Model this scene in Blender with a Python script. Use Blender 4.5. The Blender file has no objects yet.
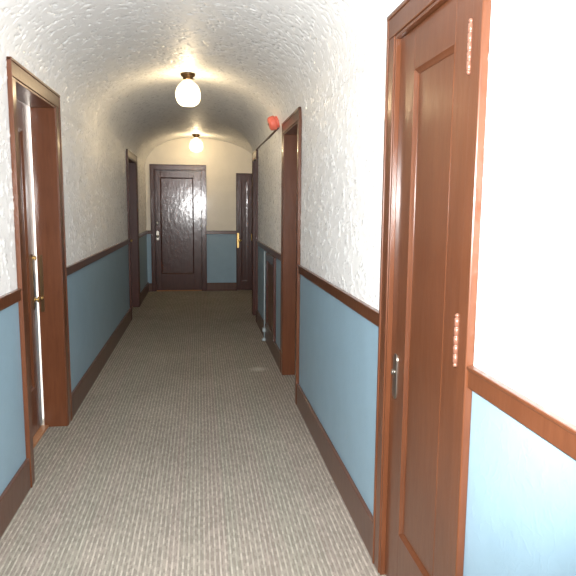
import bpy, bmesh, math
from mathutils import Vector, Matrix

C = bpy.context.scene.collection
scene = bpy.context.scene
PI = math.pi

# ------------------------------------------------------------------ dimensions
WL, WR = -0.885, 0.700          # corridor wall faces
WS = 1.000                      # set-back wall face at the far end on the right
YB, YJ, YE = -3.4, 8.12, 10.44  # back wall, jog in the right wall, end wall
ZS, RISE, NEXP = 2.04, 0.51, 2.2
RT, RB = 1.027, 0.968           # chair rail top / bottom
BB = 0.160                      # baseboard height
TH = 0.13                       # wall thickness
HEAD_IN, HEAD_OUT = 2.030, 2.114

# ------------------------------------------------------------------ materials
def newmat(name):
    m = bpy.data.materials.new(name); m.use_nodes = True
    nt = m.node_tree; b = nt.nodes['Principled BSDF']
    return m, nt, b
def nd(nt, t, **kw):
    n = nt.nodes.new(t)
    for k, v in kw.items(): setattr(n, k, v)
    return n
def mathn(nt, op, a, b=None, c=None):
    n = nd(nt, 'ShaderNodeMath', operation=op)
    for i, v in enumerate((a, b, c)):
        if v is None: continue
        if isinstance(v, (int, float)): n.inputs[i].default_value = v
        else: nt.links.new(v, n.inputs[i])
    return n.outputs[0]
def mixc(nt, fac, a, b):
    n = nd(nt, 'ShaderNodeMix', data_type='RGBA')
    for s, v in (('Factor', fac), ('A', a), ('B', b)):
        k = [i for i in n.inputs if i.name == s and (i.type == ('VALUE' if s == 'Factor' else 'RGBA'))][0]
        if isinstance(v, (int, float)): k.default_value = v
        elif isinstance(v, tuple): k.default_value = (*v, 1)
        else: nt.links.new(v, k)
    return [o for o in n.outputs if o.type == 'RGBA'][0]
def coords(nt, scale=(1, 1, 1), rot=(0, 0, 0)):
    tc = nd(nt, 'ShaderNodeTexCoord'); mp = nd(nt, 'ShaderNodeMapping')
    mp.inputs['Scale'].default_value = scale; mp.inputs['Rotation'].default_value = rot
    nt.links.new(tc.outputs['Object'], mp.inputs['Vector'])
    return mp.outputs[0]
def noise(nt, vec, scale, detail=3, rough=.55, dist=0., typ='FBM'):
    n = nd(nt, 'ShaderNodeTexNoise'); n.noise_type = typ
    n.inputs['Scale'].default_value = scale; n.inputs['Detail'].default_value = detail
    n.inputs['Roughness'].default_value = rough; n.inputs['Distortion'].default_value = dist
    nt.links.new(vec, n.inputs['Vector'])
    return n.outputs['Fac']
def ramp(nt, v, lo, hi, a=0., b=1.):
    n = nd(nt, 'ShaderNodeMapRange'); n.clamp = True
    for k, x in zip(('From Min', 'From Max', 'To Min', 'To Max'), (lo, hi, a, b)): n.inputs[k].default_value = x
    nt.links.new(v, n.inputs['Value']); return n.outputs[0]
def bump(nt, h, strength, dist, prev=None):
    n = nd(nt, 'ShaderNodeBump'); n.inputs['Strength'].default_value = strength; n.inputs['Distance'].default_value = dist
    nt.links.new(h, n.inputs['Height'])
    if prev is not None: nt.links.new(prev, n.inputs['Normal'])
    return n.outputs[0]

def plaster(name, col, amt, coat, disp=0.):
    m, nt, b = newmat(name)
    v = coords(nt)
    # short curling trowel strokes: raised crests along the mid level of a distorted noise
    n1 = noise(nt, v, 17., 2, .5, .8)
    crest = mathn(nt, 'ABSOLUTE', mathn(nt, 'SUBTRACT', n1, .5))
    crest = ramp(nt, crest, 0., .065, 1., 0.)
    mask = ramp(nt, noise(nt, v, 22, 2, .5, .4), .46, .58)
    stroke = mathn(nt, 'MULTIPLY', crest, mask)
    fine = noise(nt, v, 60, 3, .6)
    low = noise(nt, v, 6, 3, .6)
    c2 = tuple(x * .93 for x in col)
    nt.links.new(mixc(nt, ramp(nt, low, .3, .7), c2, col), b.inputs['Base Color'])
    b.inputs['Roughness'].default_value = .5
    b.inputs['Coat Weight'].default_value = coat; b.inputs['Coat Roughness'].default_value = .15
    h = mathn(nt, 'ADD', stroke, mathn(nt, 'ADD', mathn(nt, 'MULTIPLY', fine, .07), mathn(nt, 'MULTIPLY', low, .4)))
    if disp:
        d = nd(nt, 'ShaderNodeDisplacement'); d.inputs['Midlevel'].default_value = .5; d.inputs['Scale'].default_value = disp
        nt.links.new(h, d.inputs['Height'])
        nt.links.new(d.outputs[0], nt.nodes['Material Output'].inputs['Displacement'])
        m.displacement_method = 'DISPLACEMENT'
        nt.links.new(mathn(nt, 'MULTIPLY', ramp(nt, stroke, .15, .6), coat), b.inputs['Coat Weight'])
    else:
        nrm = bump(nt, h, amt, .012)
        nt.links.new(nrm, b.inputs['Normal']); nt.links.new(nrm, b.inputs['Coat Normal'])
    return m

def wood(name, dark, light, rough=.25, coat=.9, croc=.14, wav=.10, scale=(14, 14, 1.2)):
    m, nt, b = newmat(name)
    v = coords(nt, scale)
    g = noise(nt, v, 4, 5, .6, .6)
    big = noise(nt, coords(nt), 3, 2, .5)
    f = mathn(nt, 'ADD', mathn(nt, 'MULTIPLY', g, .65), mathn(nt, 'MULTIPLY', big, .35))
    nt.links.new(mixc(nt, ramp(nt, f, .35, .68), dark, light), b.inputs['Base Color'])
    b.inputs['Roughness'].default_value = rough; b.inputs['Specular IOR Level'].default_value = .25
    b.inputs['Coat Weight'].default_value = coat; b.inputs['Coat Roughness'].default_value = croc
    nrm = bump(nt, noise(nt, coords(nt, (1, 1, .45)), 22, 3, .5), wav, .01)
    nt.links.new(nrm, b.inputs['Normal']); nt.links.new(nrm, b.inputs['Coat Normal'])
    return m

def plain(name, col, rough=.5, metal=0., spec=.5):
    m, nt, b = newmat(name)
    n = noise(nt, coords(nt), 30, 3, .6)
    nt.links.new(mixc(nt, n, tuple(x * .85 for x in col), tuple(min(1, x * 1.12) for x in col)), b.inputs['Base Color'])
    b.inputs['Roughness'].default_value = rough; b.inputs['Metallic'].default_value = metal
    b.inputs['Specular IOR Level'].default_value = spec
    return m

M = {}
M['plaster'] = plaster('trowelled_plaster', (.78, .78, .77), 0, 1., .0052)
M['cream'] = plaster('end_wall_plaster', (.76, .70, .59), .10, .1)
M['dado'] = plaster('blue_dado_paint', (.240, .362, .447), .06, .12)
M['backing'] = plain('plain_plaster', (.74, .735, .72), .5)
M['wood'] = wood('reddish_brown_varnished_wood', (.086, .028, .0115), (.120, .042, .018), .3, .42, .17, .10)
M['wood_dark'] = wood('dark_brown_varnished_wood', (.046, .010, .005), (.072, .017, .009), .35, .8, .15, .16)
M['wood_satin'] = wood('dark_brown_satin_wood', (.046, .010, .005), (.072, .017, .009), .45, .25, .3, .16)
M['sill'] = wood('worn_orange_threshold_wood', (.30, .12, .04), (.42, .19, .07), .4, .4)
M['base'] = wood('brown_baseboard_wood', (.075, .030, .018), (.110, .046, .027), .4, .4, .2, .12)
M['bronze'] = plain('dark_bronze', (.10, .06, .03), .35, .9)
M['brass'] = plain('polished_brass', (.62, .42, .16), .35, 1.)
M['nickel'] = plain('worn_nickel', (.34, .31, .27), .35, 1.)
M['hinge'] = plain('painted_hinge', (.20, .09, .06), .25, .2)
M['red'] = plain('red_enamel', (.72, .15, .10), .4)
M['pipe'] = plain('pale_painted_pipe', (.36, .42, .45), .45)
M['brownpaint'] = plain('brown_paint', (.10, .05, .03), .4)
M['room'] = plain('white_room_paint', (.8, .77, .74), .7)

# carpet: narrow stripes running down the corridor, broken into short dashes
def carpet():
    m, nt, b = newmat('striped_carpet')
    tc = nd(nt, 'ShaderNodeTexCoord'); sp = nd(nt, 'ShaderNodeSeparateXYZ')
    nt.links.new(tc.outputs['Object'], sp.inputs[0])
    wob = mathn(nt, 'MULTIPLY', mathn(nt, 'SUBTRACT', noise(nt, tc.outputs['Object'], 6, 2), .5), .006)
    X = mathn(nt, 'ADD', sp.outputs['X'], wob); Y = sp.outputs['Y']
    def white(a, bb=None):
        cx = nd(nt, 'ShaderNodeCombineXYZ'); nt.links.new(a, cx.inputs[0])
        if bb is not None: nt.links.new(bb, cx.inputs[1])
        w = nd(nt, 'ShaderNodeTexWhiteNoise', noise_dimensions='2D'); nt.links.new(cx.outputs[0], w.inputs['Vector']); return w.outputs['Value']
    ux = mathn(nt, 'DIVIDE', X, .0072); cx = mathn(nt, 'FLOOR', ux)
    off = mathn(nt, 'MULTIPLY', white(cx), 3.)
    cy = mathn(nt, 'FLOOR', mathn(nt, 'ADD', mathn(nt, 'DIVIDE', Y, .024), off))
    dash = white(cx, cy)
    odd = mathn(nt, 'MODULO', mathn(nt, 'ADD', cx, 3000.), 3.)
    strip = ramp(nt, odd, .5, 1.0, 0., 1.)
    colr = mixc(nt, strip, (.375, .338, .285), (.215, .186, .150))
    tint = mixc(nt, white(mathn(nt, 'FLOOR', mathn(nt, 'DIVIDE', X, .05))), (.245, .245, .21), (.275, .235, .215))
    colr = mixc(nt, .38, colr, tint)
    dk = ramp(nt, dash, .2, .95, .82, 1.12)
    fib = ramp(nt, noise(nt, tc.outputs['Object'], 240, 2), .25, .75, .8, 1.2)
    patch = ramp(nt, noise(nt, tc.outputs['Object'], 1.6, 3), .3, .7, .92, 1.08)
    k = mathn(nt, 'MULTIPLY', mathn(nt, 'MULTIPLY', dk, fib), patch)
    vm = nd(nt, 'ShaderNodeVectorMath', operation='SCALE'); nt.links.new(colr, vm.inputs[0]); nt.links.new(k, vm.inputs['Scale'])
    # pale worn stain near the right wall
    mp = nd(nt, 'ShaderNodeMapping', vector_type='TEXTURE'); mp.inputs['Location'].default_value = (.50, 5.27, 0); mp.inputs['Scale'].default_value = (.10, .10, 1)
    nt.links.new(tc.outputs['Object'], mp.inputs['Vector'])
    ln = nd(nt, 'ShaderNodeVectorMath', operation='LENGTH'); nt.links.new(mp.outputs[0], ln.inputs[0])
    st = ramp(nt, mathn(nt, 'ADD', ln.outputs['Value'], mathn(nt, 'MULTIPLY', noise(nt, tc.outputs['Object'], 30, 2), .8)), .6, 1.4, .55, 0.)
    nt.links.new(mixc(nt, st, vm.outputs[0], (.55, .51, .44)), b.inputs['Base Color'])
    b.inputs['Roughness'].default_value = .95; b.inputs['Specular IOR Level'].default_value = .15
    hh = mathn(nt, 'ADD', dash, mathn(nt, 'MULTIPLY', noise(nt, tc.outputs['Object'], 300, 2), 1.))
    nt.links.new(bump(nt, hh, .3, .003), b.inputs['Normal'])
    return m
M['carpet'] = carpet()

def milk_glass():
    m = bpy.data.materials.new('milk_glass'); m.use_nodes = True; nt = m.node_tree; nt.nodes.clear()
    o = nd(nt, 'ShaderNodeOutputMaterial')
    tr = nd(nt, 'ShaderNodeBsdfTransparent'); tr.inputs[0].default_value = (1, .97, .9, 1)
    tl = nd(nt, 'ShaderNodeBsdfTranslucent'); tl.inputs[0].default_value = (1, .93, .82, 1)
    gl = nd(nt, 'ShaderNodeBsdfGlossy'); gl.inputs['Roughness'].default_value = .1
    a = nd(nt, 'ShaderNodeMixShader'); a.inputs[0].default_value = .20
    nt.links.new(tr.outputs[0], a.inputs[1]); nt.links.new(tl.outputs[0], a.inputs[2])
    f = nd(nt, 'ShaderNodeMixShader'); f.inputs[0].default_value = .06
    nt.links.new(a.outputs[0], f.inputs[1]); nt.links.new(gl.outputs[0], f.inputs[2])
    nt.links.new(f.outputs[0], o.inputs[0]); return m
M['globe'] = milk_glass()
def glow(name, col, s):
    m, nt, b = newmat(name)
    b.inputs['Emission Color'].default_value = (*col, 1); b.inputs['Emission Strength'].default_value = s
    b.inputs['Base Color'].default_value = (.9, .85, .75, 1); return m
M['bulb'] = glow('lit_bulb', (1., .80, .50), 28.)

# ------------------------------------------------------------------ mesh helpers
def bx(bm, x0, x1, y0, y1, z0, z1, mi=0):
    if x0 > x1: x0, x1 = x1, x0
    if y0 > y1: y0, y1 = y1, y0
    vs = [bm.verts.new(p) for p in ((x0,y0,z0),(x1,y0,z0),(x1,y1,z0),(x0,y1,z0),(x0,y0,z1),(x1,y0,z1),(x1,y1,z1),(x0,y1,z1))]
    for f in ((0,3,2,1),(4,5,6,7),(0,1,5,4),(1,2,6,5),(2,3,7,6),(3,0,4,7)):
        bm.faces.new([vs[i] for i in f]).material_index = mi
def lathe(bm, base, axis, prof, n=28):
    """prof = [(distance along axis, radius), ...]"""
    ax = Vector(axis).normalized(); p = ax.orthogonal().normalized(); q = ax.cross(p); base = Vector(base)
    rings = []
    for t, r in prof:
        rings.append([bm.verts.new(base + ax*t + (p*math.cos(a) + q*math.sin(a))*max(r, 1e-5)) for a in [2*PI*i/n for i in range(n)]])
    for a, b in zip(rings, rings[1:]):
        for i in range(n):
            f = bm.faces.new((a[i], a[(i+1) % n], b[(i+1) % n], b[i])); f.smooth = True
    for ring, rev in ((rings[0], True), (rings[-1], False)):
        bm.faces.new(ring[::-1] if rev else ring)
def tube(bm, pts, r, n=10):
    pts = [Vector(p) for p in pts]
    rings = []
    for i, p in enumerate(pts):
        d = (pts[min(i+1, len(pts)-1)] - pts[max(i-1, 0)]).normalized()
        a = d.cross(Vector((0.31, .17, .93))).normalized(); b = d.cross(a)
        rings.append([bm.verts.new(p + (a*math.cos(2*PI*k/n) + b*math.sin(2*PI*k/n))*r) for k in range(n)])
    for a, b in zip(rings, rings[1:]):
        for k in range(n):
            f = bm.faces.new((a[k], a[(k+1) % n], b[(k+1) % n], b[k])); f.smooth = True
    bm.faces.new(rings[0][::-1]); bm.faces.new(rings[-1])
def obj(name, bm, mats, parent=None, bevel=0., origin=None, smooth_bevel=2, recalc=True):
    if recalc: bmesh.ops.recalc_face_normals(bm, faces=bm.faces)
    if parent is not None or origin is not None:
        o0 = Vector(origin) if origin is not None else world_loc(parent)
        for v in bm.verts: v.co -= o0
    me = bpy.data.meshes.new(name); bm.to_mesh(me); bm.free()
    for m in (mats if isinstance(mats, (list, tuple)) else [mats]): me.materials.append(m)
    o = bpy.data.objects.new(name, me); C.objects.link(o)
    if parent is not None: o.parent = parent
    elif origin is not None: o.location = origin
    if bevel:
        b = o.modifiers.new('bevel', 'BEVEL'); b.width = bevel; b.segments = smooth_bevel; b.limit_method = 'ANGLE'
    return o
def world_loc(o):
    v = Vector((0, 0, 0))
    while o is not None:
        v += o.location; o = o.parent
    return v
def tag(o, label, cat, group=None, kind=None):
    o['label'] = label; o['category'] = cat
    if group: o['group'] = group
    if kind: o['kind'] = kind
    return o
def empty(name, loc):
    o = bpy.data.objects.new(name, None); o.empty_display_size = .1; C.objects.link(o); o.location = loc; return o
B = bmesh.new

# ------------------------------------------------------------------ wall frames: (u along wall, n into corridor, z)
def frame(kind):
    if kind == 'L': return lambda u, n, z: (WL + n, u, z)
    if kind == 'R': return lambda u, n, z: (WR - n, u, z)
    if kind == 'S': return lambda u, n, z: (WS - n, u, z)
    if kind == 'E': return lambda u, n, z: (u, YE - n, z)
def fbx(bm, F, u0, u1, n0, n1, z0, z1, mi=0):
    a = F(u0, n0, z0); b = F(u1, n1, z1)
    bx(bm, a[0], b[0], a[1], b[1], a[2], b[2], mi)
def fdir(F, du, dn, dz):
    return Vector(F(du, dn, dz)) - Vector(F(0, 0, 0))

# ------------------------------------------------------------------ doors: openings (u0, u1 inside edges; c0, c1 casing widths)
DOORS = {
 'A': dict(F='L', u0=3.18, u1=4.01, c0=.075, c1=.105),
 'D': dict(F='L', u0=7.85, u1=8.82, c0=.085, c1=.095),
 'C': dict(F='R', u0=1.525, u1=2.165, c0=.065, c1=.080),
 'B': dict(F='R', u0=4.335, u1=5.06, c0=.080, c1=.080),
 'E': dict(F='R', u0=7.555, u1=8.01, c0=.080, c1=.075),
 'M': dict(F='E', u0=-.750, u1=.030, c0=.065, c1=.077),
 'N': dict(F='E', u0=.605, u1=.885, c0=0., c1=.045),
}
def spans(a, b, doors, outer):
    cuts = sorted((DOORS[d]['u0'] - (DOORS[d]['c0'] if outer else 0), DOORS[d]['u1'] + (DOORS[d]['c1'] if outer else 0)) for d in doors)
    out, p = [], a
    for s, e in cuts:
        if s > p + .004: out.append((p, s))
        p = e
    if b > p + .004: out.append((p, b))
    return out
RM = (RT + RB)/2
STEP = .0062
def front(bm, F, u0, u1, z0, z1, mi=0):
    """finely divided wall face that carries the raised trowel strokes"""
    nu, nz = max(1, round((u1 - u0)/STEP)), max(1, round((z1 - z0)/STEP))
    g = [[bm.verts.new(F(u0 + (u1 - u0)*i/nu, 0, z0 + (z1 - z0)*k/nz)) for k in range(nz + 1)] for i in range(nu + 1)]
    flip = (fdir(F, 1, 0, 0).cross(Vector((0, 0, 1)))).dot(fdir(F, 0, 1, 0)) < 0
    for i in range(nu):
        for k in range(nz):
            q = (g[i][k], g[i+1][k], g[i+1][k+1], g[i][k+1])
            fc = bm.faces.new(q[::-1] if flip else q); fc.material_index = mi; fc.smooth = True
def wall(name, fk, a, b, doors, mats, label, ztop=ZS, heads=None, mk='structure'):
    F = frame(fk); bm = B()
    for s, e in spans(a, b, doors, False):
        fbx(bm, F, s, e, -TH, 0, 0, RM, 1); fbx(bm, F, s, e, -TH, -.012, RM, ztop, 2)
        vis = max(s, -.2)
        front(bm, F, vis, e, RM, ztop)
        if s < vis: fbx(bm, F, s, vis, -TH, 0, RM, ztop, 2)
    for d in doors:
        hz = (heads or {}).get(d, HEAD_IN)
        if ztop > hz + .002: fbx(bm, F, DOORS[d]['u0'], DOORS[d]['u1'], -TH, 0, hz, ztop, 2)
    return tag(obj(name, bm, mats, recalc=False), label, 'wall', kind='structure')
wall('wall_left', 'L', YB, YE, ['A', 'D'], [M['plaster'], M['dado'], M['backing']], 'long left corridor wall, white trowelled plaster above a blue painted dado')
wall('wall_right', 'R', YB, YJ, ['C', 'B', 'E'], [M['plaster'], M['dado'], M['backing']], 'long right corridor wall, white trowelled plaster above a blue painted dado')

# vault profiles
XC = (WL + WR)/2
def profile(xl, xr, n=64, grow=0.):
    pts = []
    for i in range(n + 1):
        t = PI*(1 - i/n); c, q = math.cos(t), math.sin(t)
        a = (XC - xl) if c < 0 else (xr - XC)
        x = math.copysign(abs(c)**(2/NEXP), c); z = abs(q)**(2/NEXP)
        pts.append((XC + x*(a + grow), ZS + z*(RISE + grow)))
    return pts
def even(pts, step):
    """the same curve resampled at an even spacing"""
    out = [pts[0]]; L = [0]
    for a, b in zip(pts, pts[1:]): L.append(L[-1] + math.dist(a, b))
    n = max(2, round(L[-1]/step)); k = 0
    for i in range(1, n):
        d = L[-1]*i/n
        while L[k+1] < d: k += 1
        f_ = (d - L[k])/(L[k+1] - L[k]); out.append((pts[k][0] + (pts[k+1][0] - pts[k][0])*f_, pts[k][1] + (pts[k+1][1] - pts[k][1])*f_))
    return out + [pts[-1]]
def vault_bm(xl, xr, y0, y1):
    bm = B()
    def sheet(pp, step, mi):
        ny = max(2, round((y1 - y0)/step))
        g = [[bm.verts.new((x, y0 + (y1 - y0)*j/ny, z)) for x, z in pp] for j in range(ny + 1)]
        for j in range(ny):
            for i in range(len(pp) - 1):
                fc = bm.faces.new((g[j][i], g[j][i+1], g[j+1][i+1], g[j+1][i]) if mi == 0 else (g[j][i+1], g[j][i], g[j+1][i], g[j+1][i+1])); fc.smooth = True; fc.material_index = mi
    p = profile(xl, xr, 400)
    p = [(p[0][0], ZS - .012)] + p + [(p[-1][0], ZS - .012)]     # laps down over the wall face
    sheet(even(p, STEP), STEP, 0)
    q = profile(xl, xr, grow=.05); sheet(q, .5, 1)
    return bm
bm = vault_bm(WL, WR, 1.0, YJ)
bm3 = B(); tp = profile(WL, WR, 64)
for j in range(len(tp) - 1):
    bm3.faces.new([bm3.verts.new(q) for q in ((tp[j][0], YB, tp[j][1]), (tp[j+1][0], YB, tp[j+1][1]), (tp[j+1][0], 1.0, tp[j+1][1]), (tp[j][0], 1.0, tp[j][1]))]).material_index = 1
bm2 = vault_bm(WL, WS, YJ, YE)
for bb_ in (bm2, bm3):
    me = bpy.data.meshes.new('tmp'); bb_.to_mesh(me); bb_.free(); bm.from_mesh(me); bpy.data.meshes.remove(me)
# spandrel between the two vault profiles at the jog
pa, pb = profile(WL, WR), profile(WL, WS, grow=.01)
va = [bm.verts.new((x, YJ, z)) for x, z in pa]; vb = [bm.verts.new((x, YJ, z)) for x, z in pb]
for i in range(len(pa) - 1): bm.faces.new((va[i], va[i+1], vb[i+1], vb[i])).material_index = 1
tag(obj('ceiling', bm, [M['plaster'], M['backing']], recalc=False), 'barrel vaulted corridor ceiling of rough white trowelled plaster', 'ceiling', kind='structure')

# end wall with its lunette, back wall, set-back wall and its return
heads = {'M': HEAD_IN, 'N': 1.99}
def lunette(bm, xl, xr, y0, y1, mi=0):
    pts = profile(xl, xr)
    a = [bm.verts.new((x, y0, z)) for x, z in pts]; b = [bm.verts.new((x, y1, z)) for x, z in pts]
    bm.faces.new(a).material_index = mi; bm.faces.new(b[::-1]).material_index = mi
    for i in range(len(pts)):
        j = (i + 1) % len(pts); bm.faces.new((a[i], b[i], b[j], a[j])).material_index = mi
F = frame('E'); bm = B()
for s, e in spans(WL - TH, WS + TH, ['M', 'N'], False):
    fbx(bm, F, s, e, -TH, 0, 0, RM, 1); fbx(bm, F, s, e, -TH, 0, RM, ZS, 0)
for d in ('M', 'N'): fbx(bm, F, DOORS[d]['u0'], DOORS[d]['u1'], -TH, 0, heads[d], ZS, 0)
lunette(bm, WL, WS, YE, YE + TH)
tag(obj('wall_end', bm, [M['cream'], M['dado']]), 'cream end wall of the corridor with arched top and blue dado', 'wall', kind='structure')
bm = B(); bx(bm, WL - TH, WR + TH, YB - TH, YB, 0, RM, 1); bx(bm, WL - TH, WR + TH, YB - TH, YB, RM, ZS, 0); lunette(bm, WL, WR, YB - TH, YB)
tag(obj('wall_back', bm, [M['plaster'], M['dado']]), 'plain wall closing the corridor behind the viewer', 'wall', kind='structure')
F = frame('S'); bm = B()
fbx(bm, F, YJ, YE, -TH, 0, 0, RM, 1); fbx(bm, F, YJ, YE, -TH, 0, RM, ZS, 0)
bx(bm, WR + TH, WS + TH, YJ - .08, YJ, 0, RM, 1); bx(bm, WR + TH, WS + TH, YJ - .08, YJ, RM, ZS, 0)
tag(obj('wall_recess', bm, [M['plaster'], M['dado']]), 'set back stretch of right wall beside the narrow end door', 'wall', kind='structure')

bm = B(); bx(bm, WL - 1.6, WS + .3, YB - .2, YE + .2, -.08, 0)
tag(obj('floor', bm, M['carpet']), 'grey beige carpet floor with fine stripes running down the corridor', 'floor', kind='structure')

# baseboards and chair rails
def board(name, segs, n, z0, z1, mat, label, cat, cap=False):
    bm = B()
    for fk, s, e in segs:
        F = frame(fk)
        fbx(bm, F, s, e, 0, n, z0, z1 - (.008 if cap else 0))
        if cap: fbx(bm, F, s + .0004, e - .0004, .0004, n + .006, z1 - .010, z1)
    return tag(obj(name, bm, mat, bevel=.003), label, cat, kind='structure')
Ls = [('L', s, e) for s, e in spans(YB, YE, ['A', 'D'], True)]
Rs = [('R', s, e) for s, e in spans(YB, YJ, ['C', 'B', 'E'], True)]
Es = [('E', s, e) for s, e in spans(WL, WS, ['M', 'N'], True)]
Ss = [('S', YJ, YE - .02)]
board('baseboard_left', Ls, .018, 0, BB, M['base'], 'dark brown baseboard along the left wall', 'baseboard')
board('baseboard_right', Rs, .018, 0, BB, M['base'], 'dark brown baseboard along the right wall', 'baseboard')
board('baseboard_end', Es + Ss, .018, 0, .14, M['base'], 'dark brown baseboard along the end wall', 'baseboard')
board('trim_1', Ls, .016, RB, RT, M['wood'], 'brown chair rail on the left wall above the blue dado', 'chair rail', True)
board('trim_2', Rs, .016, RB, RT, M['wood'], 'brown chair rail on the right wall above the blue dado', 'chair rail', True)
board('trim_3', Es + Ss, .016, RB, RT, M['wood'], 'brown chair rail on the end wall beside the wide door', 'chair rail', True)

# ------------------------------------------------------------------ door builder
def door(name, key, label, leaf_n, mat, panel, casing_t=.023, head=HEAD_IN, head_out=HEAD_OUT, backband=True, swing=0., sill=True, leaf_z0=.012, flat=False):
    d = DOORS[key]; F = frame(d['F']); u0, u1, c0, c1 = d['u0'], d['u1'], d['c0'], d['c1']
    root = empty(name, F((u0 + u1)/2, 0, 0)); tag(root, label, 'door', kind='structure')
    w = mat
    # casing: two uprights and a head, with a slim raised outer band
    for s, e, o in ((u0 - c0, u0, -1), (u1, u1 + c1, 1)):
        if e - s < .01: continue
        bm = B(); ob = (s, s + .016) if o < 0 else (e - .016, e)
        fbx(bm, F, *((s + .014, e) if o < 0 else (s, e - .014)), .0005, casing_t - .004, 0.0005, head)
        fbx(bm, F, ob[0], ob[1], 0, casing_t, 0, head_out - .002)
        obj('side_casing', bm, w, root, .0035)
    if head_out > head + .01:
        bm = B(); fbx(bm, F, u0 - c0 + .001, u1 + c1 - .001, 0, casing_t - .003, head + .0005, head_out - .014)
        fbx(bm, F, u0 - c0, u1 + c1, 0, casing_t + .002, head_out - .016, head_out)
        obj('head_casing', bm, w, root, .0035)
    # jamb lining the opening back to the leaf
    jd = leaf_n if leaf_n <= -TH + .002 else min(leaf_n, 0) - .045
    bm = B()
    fbx(bm, F, u0, u0 + .012, jd, casing_t - .008, 0, head - .012); fbx(bm, F, u1 - .012, u1, jd, casing_t - .008, 0, head - .012)
    fbx(bm, F, u0, u1, jd, casing_t - .008, head - .012, head)
    obj('jamb', bm, w, root, .002)
    if sill:
        bm = B(); fbx(bm, F, u0 + .012, u1 - .012, leaf_n - .05, min(0, leaf_n + .028), 0, .016)
        obj('threshold', bm, M['sill'], root, .004)
    # leaf: stiles and rails, then a sunk panel and its moulding as sub-parts
    behind = leaf_n <= -TH + .002
    a, b = (u0 - .01, u1 + .012) if behind else (u0 + .014, u1 - .014)
    top = head + .01 if behind else head - .014
    z0 = .018 if sill else leaf_z0
    p0, p1, q0, q1 = panel; n1, n0 = leaf_n - .002, leaf_n - .040
    bm = B()
    fbx(bm, F, a, p0, n0, n1, z0, top); fbx(bm, F, p1, b, n0, n1, z0, top)
    fbx(bm, F, p0, p1, n0, n1, z0, q0); fbx(bm, F, p0, p1, n0, n1, q1, top)
    leaf = obj('leaf', bm, w, root, .0015)
    bm = B(); fbx(bm, F, p0, p1, n0 + .008, n1 - (.0015 if flat else .011), q0, q1)
    obj('panel', bm, w, leaf)
    bm = B(); t = .020
    for s in (0, 1):
        # sloped moulding strips: outer edge high, inner edge low
        def quad(pts):
            vs = [bm.verts.new(F(*p)) for p in pts]; return vs
        ring = lambda i, n: [(p0 + i, n, q0 + i), (p1 - i, n, q0 + i), (p1 - i, n, q1 - i), (p0 + i, n, q1 - i)]
        break
    rings = [ring(0, n1 - .012), ring(0, n1 + .0008), ring(.004, n1 + .0010), ring(.011, n1 - .004), ring(t, n1 - .009), ring(t, n1 - .012)]
    if flat: rings = [ring(0, n1 - .012), ring(0, n1 + .0006), ring(.004, n1 + .0006), ring(t, n1 - .001), ring(t, n1 - .012)]
    R = [[bm.verts.new(F(*p)) for p in r] for r in rings]
    for r1, r2 in zip(R, R[1:]):
        for k in range(4): bm.faces.new((r1[k], r1[(k+1) % 4], r2[(k+1) % 4], r2[k]))
    for k in range(4): bm.faces.new((R[-1][k], R[-1][(k+1) % 4], R[0][(k+1) % 4], R[0][k]))
    obj('panel_moulding', bm, w, leaf)
    return root, leaf, F, n1

def hinge(leaf, F, u, n, z0, z1, mat, r=.0075):
    bm = B(); prof = [(-.012, .002), (-.008, r*.9), (-.003, r*.9), (-.001, r*.55)]
    k = 5; L = (z1 - z0)/k
    for i in range(k):
        prof += [(i*L + .002, r), ((i+1)*L - .002, r), ((i+1)*L, r*.6)]
    H = z1 - z0
    prof += [(H + .001, r*.55), (H + .003, r*.9), (H + .008, r*.9), (H + .012, .002)]
    lathe(bm, F(u, n, z0), (0, 0, 1), prof, 16)
    fbx(bm, F, u - .003, u + .003, n - .021, n, z0 + .002, z1 - .002)
    return obj('hinge', bm, mat, leaf)
def plate(leaf, F, u, n, z0, z1, w, mat, name='lock_plate', round_top=True):
    bm = B(); pts = []
    r = w/2; m = 8
    if round_top:
        for i in range(m + 1): a = PI*i/m; pts.append((u + r*math.cos(a), z1 - r + r*math.sin(a)))
        for i in range(m + 1): a = PI + PI*i/m; pts.append((u + r*math.cos(a), z0 + r + r*math.sin(a)))
    else: pts = [(u + r, z1), (u - r, z1), (u - r, z0), (u + r, z0)]
    f = [bm.verts.new(F(x, n + .004, z)) for x, z in pts]; g = [bm.verts.new(F(x, n - .001, z)) for x, z in pts]
    bm.faces.new(f); bm.faces.new(g[::-1])
    for i in range(len(f)): bm.faces.new((f[i], f[(i+1) % len(f)], g[(i+1) % len(f)], g[i]))
    return obj(name, bm, mat, leaf, .0012)
def knob(leaf, F, u, n, z, r, mat, name='knob', reach=.05):
    bm = B()
    lathe(bm, F(u, n, z), fdir(F, 0, 1, 0), [(0, r*.9), (.004, r*.9), (.006, r*.4), (reach*.45, r*.36), (reach*.55, r*.75), (reach*.72, r), (reach*.9, r*.85), (reach, r*.35), (reach + .001, 0)], 20)
    return obj(name, bm, mat, leaf)

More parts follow.
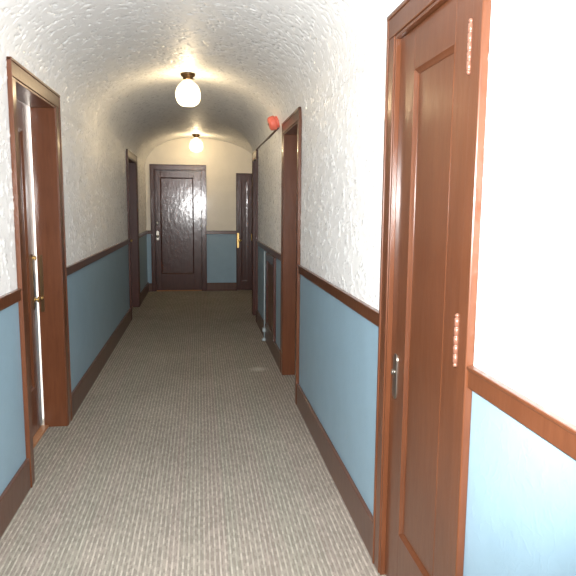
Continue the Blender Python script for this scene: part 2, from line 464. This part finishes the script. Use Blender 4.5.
# left near door, slightly ajar into a lit room
r, lf, F, n = door('door_1', 'A', 'deep set brown door ajar on the near left, thin bright gap at its far edge', -TH, M['wood'], (3.335, 3.87, .30, 1.87))
plate(lf, F, 3.955, n, .78, 1.13, .045, M['bronze'])
knob(lf, F, 3.955, n + .003, .845, .019, M['brass'], reach=.030)
knob(lf, F, 3.955, n + .003, 1.105, .016, M['brass'], 'bolt_knob', .020)
kp = Vector(F(3.17, -TH, 0)) - world_loc(r)
ang = math.radians(.95)                       # swing about the near edge
lf.matrix_parent_inverse.identity()
lf.rotation_euler = (0, 0, ang); R_ = Matrix.Rotation(ang, 4, 'Z'); lf.location = kp - R_ @ kp
bm = B(); fbx(bm, F, 3.993, 3.9985, -.118, -.096, .76, 1.12); 
obj('strike_plate', bm, M['bronze'], r, .001)
bm = B(); lathe(bm, F(3.993, -.107, .85), (0, -1, 0), [(0, .010), (.012, .010), (.02, .006), (.022, 0)], 14); obj('latch_stud', bm, M['brass'], r)
bm = B(); fbx(bm, F, 4.122, 4.140, 0, .019, RT - .03, 2.08); obj('wire_cover_strip', bm, M['wood'], r, .006)

# right near door
r, lf, F, n = door('door_2', 'C', 'nearest reddish brown panel door on the right with two exposed hinges', .000, M['wood'], (1.675, 2.005, .250, 1.885), sill=False)
hinge(lf, F, 1.534, n + .020, 1.780, 1.895, M['hinge']); hinge(lf, F, 1.534, n + .021, 1.015, 1.140, M['hinge'])
plate(lf, F, 2.095, n, .735, .905, .045, M['nickel']); knob(lf, F, 2.10, n + .003, .835, .010, M['nickel'], 'spindle', .012)

# left far door, right middle door, right far door
r, lf, F, n = door('door_3', 'D', 'farther door on the left wall, dark brown and deep set', -.10, M['wood_satin'], (7.99, 8.68, .30, 1.87))
knob(lf, F, 8.75, n, .95, .022, M['brass'])
r, lf, F, n = door('door_4', 'B', 'deep set brown doorway halfway along the right wall below the red bell', -TH, M['wood'], (4.47, 4.93, .30, 1.87))
r, lf, F, n = door('door_5', 'E', 'narrow dark doorway farthest along the right wall', -.06, M['wood_satin'], (7.67, 7.90, .30, 1.87))

# wide end door
r, lf, F, n = door('door_6', 'M', 'wide glossy dark brown panel door facing down the corridor in the end wall', -.012, M['wood_dark'], (-.655, -.105, .29, 1.905), leaf_z0=.05)
plate(lf, F, -.705, n, .86, 1.02, .045, M['nickel']); knob(lf, F, -.705, n + .003, .93, .024, M['nickel']); knob(lf, F, -.705, n, 1.15, .024, M['nickel'], 'bolt_cylinder', .016)
hinge(lf, F, .022, n + .018, 1.04, 1.16, M['nickel'], .011); hinge(lf, F, .022, n + .018, .26, .36, M['hinge'], .010); hinge(lf, F, .022, n + .018, 1.72, 1.82, M['hinge'], .010)

# narrow end door
r, lf, F, n = door('door_7', 'N', 'narrow dark brown door with brass knob at the right of the end wall', .004, M['wood_dark'], (.69, .80, .16, 1.86), flat=True, head=1.99, head_out=1.992, sill=False, casing_t=.02)
plate(lf, F, .637, n, .73, .99, .034, M['brass']); knob(lf, F, .665, n, .86, .024, M['brass']); hinge(lf, F, .868, n + .012, .87, .965, M['brass'], .011)

# room glimpsed through the ajar door
bm = B(); x1, x0, y0, y1 = WL - TH - .05, WL - 1.45, 3.0, 5.1
bx(bm, x0 - .05, x0, y0, y1, 0, 2.4); bx(bm, x0, x1, y0 - .05, y0, 0, 2.4); bx(bm, x0, x1, y1, y1 + .05, 0, 2.4); bx(bm, x0 - .05, x1 + .05, y0, y1, 2.4, 2.45)
tag(obj('wall_room', bm, M['room']), 'white walls of the lit room behind the ajar left door', 'wall', kind='structure')

bm = B(); bx(bm, x0, WL - TH - .045, y0, y1, -.02, .006)
tag(obj('floor_room', bm, M['room']), 'pale floor of the lit room behind the ajar left door', 'floor', kind='structure')

# ------------------------------------------------------------------ ceiling lamps
def lamp(x, y, label, power):
    z = 2.552
    root = empty('ceiling_lamp', (x, y, z)); tag(root, label, 'ceiling lamp', 'glass globe lamps along the vault')
    bm = B(); lathe(bm, (x, y, z), (0, 0, -1), [(-.004, .062), (.018, .062), (.028, .056), (.034, .043), (.052, .041), (.056, .034)], 32)
    can = obj('canopy', bm, M['bronze'], root)
    for k in range(3):
        a = 2*PI*k/3 + .3; bm = B()
        lathe(bm, (x + .037*math.cos(a), y + .037*math.sin(a), z - .043), (math.cos(a), math.sin(a), 0), [(0, .003), (.012, .003), (.013, .006), (.018, .006), (.019, 0)], 10)
        obj('thumb_screw', bm, M['bronze'], can)
    bm = B(); pr = [(.046, .036), (.062, .039), (.078, .058), (.098, .079), (.125, .096), (.160, .106), (.195, .107), (.225, .100), (.250, .085), (.268, .060), (.273, .030), (.274, .001)]
    n_ = 40; rings = []
    for t, rr in pr: rings.append([bm.verts.new((x + rr*math.cos(2*PI*i/n_), y + rr*math.sin(2*PI*i/n_), z - t)) for i in range(n_)])
    for a, b in zip(rings, rings[1:]):
        for i in range(n_): bm.faces.new((a[i], a[(i+1) % n_], b[(i+1) % n_], b[i])).smooth = True
    obj('globe', bm, M['globe'], root)
    bm = B(); lathe(bm, (x, y, z - .056), (0, 0, -1), [(0, .014), (.030, .014), (.045, .022), (.075, .031), (.098, .028), (.115, .014), (.119, 0)], 24)
    obj('bulb', bm, M['bulb'], root)
    L = bpy.data.lights.new('lamp_light', 'POINT'); L.energy = power; L.color = (1., .80, .52); L.shadow_soft_size = .03
    o = bpy.data.objects.new('lamp_light', L); C.objects.link(o); o.location = (x, y, z - .205)
    return root
lamp(-.090, 5.45, 'glass globe ceiling lamp nearer the viewer, halfway along the vault', 8.5)
lamp(-.048, 9.90, 'glass globe ceiling lamp farther away, close to the end wall', 9.)

# ------------------------------------------------------------------ fire bell, its wire cover, pipe and hatch on the right wall
def vault_x(z, xr=WR, xl=WL):
    a = (xr - xl)/2; t = min(1, max(0, (z - ZS)/RISE)); return (xl + xr)/2 + a*(1 - t**NEXP)**(1/NEXP)
bz, by = 2.172, 5.42; bxx = vault_x(bz)
root = empty('fire_bell', (bxx, by, bz)); tag(root, 'red fire alarm bell high on the right wall past the brown doorway', 'fire bell')
ax = Vector((-1, -.02, -.32)).normalized(); p0 = Vector((bxx + .01, by, bz))
bm = B(); lathe(bm, p0, ax, [(0, .050), (.030, .050), (.034, .044)], 28); obj('back_box', bm, M['red'], root)
bm = B(); lathe(bm, p0 + ax*.034, ax, [(0, .030), (.003, .058), (.008, .061), (.040, .060), (.052, .057), (.060, .048), (.063, .020), (.0635, 0)], 32); obj('gong', bm, M['red'], root)
bm = B(); lathe(bm, p0 + ax*.096, ax, [(0, .010), (.006, .010), (.010, .006), (.011, 0)], 12); obj('centre_nut', bm, M['nickel'], root)
bm = B()
pts = [(vault_x(2.12) - .006, 5.46, 2.12), (vault_x(2.12) - .006, 6.2, 2.12), (vault_x(2.12) - .006, 7.0, 2.125), (vault_x(2.12) - .006, 7.9, 2.12), (vault_x(2.12) - .006, 8.08, 2.12)]
tube(bm, pts, .008)
tag(obj('wire_conduit', bm, M['brownpaint'], origin=pts[0]), 'thin brown conduit running along the right wall away from the red bell', 'conduit')
root = empty('wall_pipe', (WR - .014, 6.43, 0)); tag(root, 'thin pale vertical pipe on the blue right dado beside the brown hatch', 'pipe')
bm = B(); tube(bm, [(WR - .027, 6.43, .03), (WR - .027, 6.43, .50), (WR - .027, 6.43, RB - .003)], .007); obj('pipe', bm, M['pipe'], root)
bm = B(); bx(bm, WR - .048, WR - .018, 6.40, 6.46, .10, .14); obj('clamp', bm, M['pipe'], root, .004)
bm = B(); lathe(bm, (WR - .027, 6.43, 0.001), (0, 0, 1), [(0, .026), (.016, .026), (.024, .018), (.03, .012)], 18); obj('floor_flange', bm, M['pipe'], root)
F = frame('R')
root = empty('wall_hatch', F(5.95, 0, BB)); tag(root, 'brown wooden hatch low on the right wall beside the thin pale pipe', 'hatch')
bm = B()
for a, b, c, e in ((5.64, 5.70, BB + .002, RB - .004), (6.24, 6.30, BB + .002, RB - .004), (5.70, 6.24, BB + .002, .23), (5.70, 6.24, .88, RB - .004)): fbx(bm, F, a, b, .0, .026, c, e)
obj('frame', bm, M['wood_dark'], root, .003)
bm = B(); fbx(bm, F, 5.70, 6.24, .001, .014, .23, .88); hp = obj('hatch_door', bm, M['brownpaint'], root, .002)

# ------------------------------------------------------------------ lights
def area(name, loc, target, size, power, col=(1, 1, 1), shape='DISK'):
    L = bpy.data.lights.new(name, 'AREA'); L.shape = shape; L.size = size; L.energy = power; L.color = col
    o = bpy.data.objects.new(name, L); C.objects.link(o); o.location = loc
    o.rotation_euler = (Vector(target) - Vector(loc)).to_track_quat('-Z', 'Y').to_euler(); return o
fl = bpy.data.lights.new('camera_flash', 'SPOT'); fl.energy = 700; fl.color = (1, .995, .985); fl.shadow_soft_size = .03; fl.spot_size = math.radians(100); fl.spot_blend = .6
fo = bpy.data.objects.new('camera_flash', fl); C.objects.link(fo); fo.location = (-.01, .0, 1.50)
fo.rotation_euler = (Vector((.3, 6, 1.45)) - fo.location).to_track_quat('-Z', 'Y').to_euler()
area('room_light', (-1.7, 4.0, 2.35), (-1.7, 4.0, 0), .6, 60, (1, .95, .9))
# unseen fill lights added over and behind the viewer to brighten the corridor
for y in (1.0, -2.4):
    L = bpy.data.lights.new('fill_light', 'POINT'); L.energy = 9 if y > 0 else 14; L.color = (1, .95, .86); L.shadow_soft_size = .1
    o = bpy.data.objects.new('fill_light', L); C.objects.link(o); o.location = (-.09, y, 2.33)

w = bpy.data.worlds.new('world'); scene.world = w; w.use_nodes = True
w.node_tree.nodes['Background'].inputs[0].default_value = (.02, .02, .02, 1)

# ------------------------------------------------------------------ camera
f, yaw, pitch, roll = 610.46, .1431, .1316, .0084
cy, sy, cp, sp_, cr, sr = math.cos(yaw), math.sin(yaw), math.cos(pitch), math.sin(pitch), math.cos(roll), math.sin(roll)
fw = Vector((sy*cp, cy*cp, -sp_)); rt = Vector((cy, -sy, 0)); up = rt.cross(fw)
r2 = rt*cr + up*sr; u2 = up*cr - rt*sr
cam = bpy.data.cameras.new('camera'); cam.sensor_fit = 'HORIZONTAL'; cam.sensor_width = 36; cam.lens = f/576*36; cam.clip_start = .05
co = bpy.data.objects.new('camera', cam); C.objects.link(co)
co.matrix_world = Matrix(((r2.x, u2.x, -fw.x, 0), (r2.y, u2.y, -fw.y, 0), (r2.z, u2.z, -fw.z, 1.43), (0, 0, 0, 1)))
scene.camera = co
scene.view_settings.view_transform = 'Standard'; scene.view_settings.look = 'None'
scene.view_settings.exposure = 0.08; scene.view_settings.gamma = 1; scene.view_settings.use_curve_mapping = False
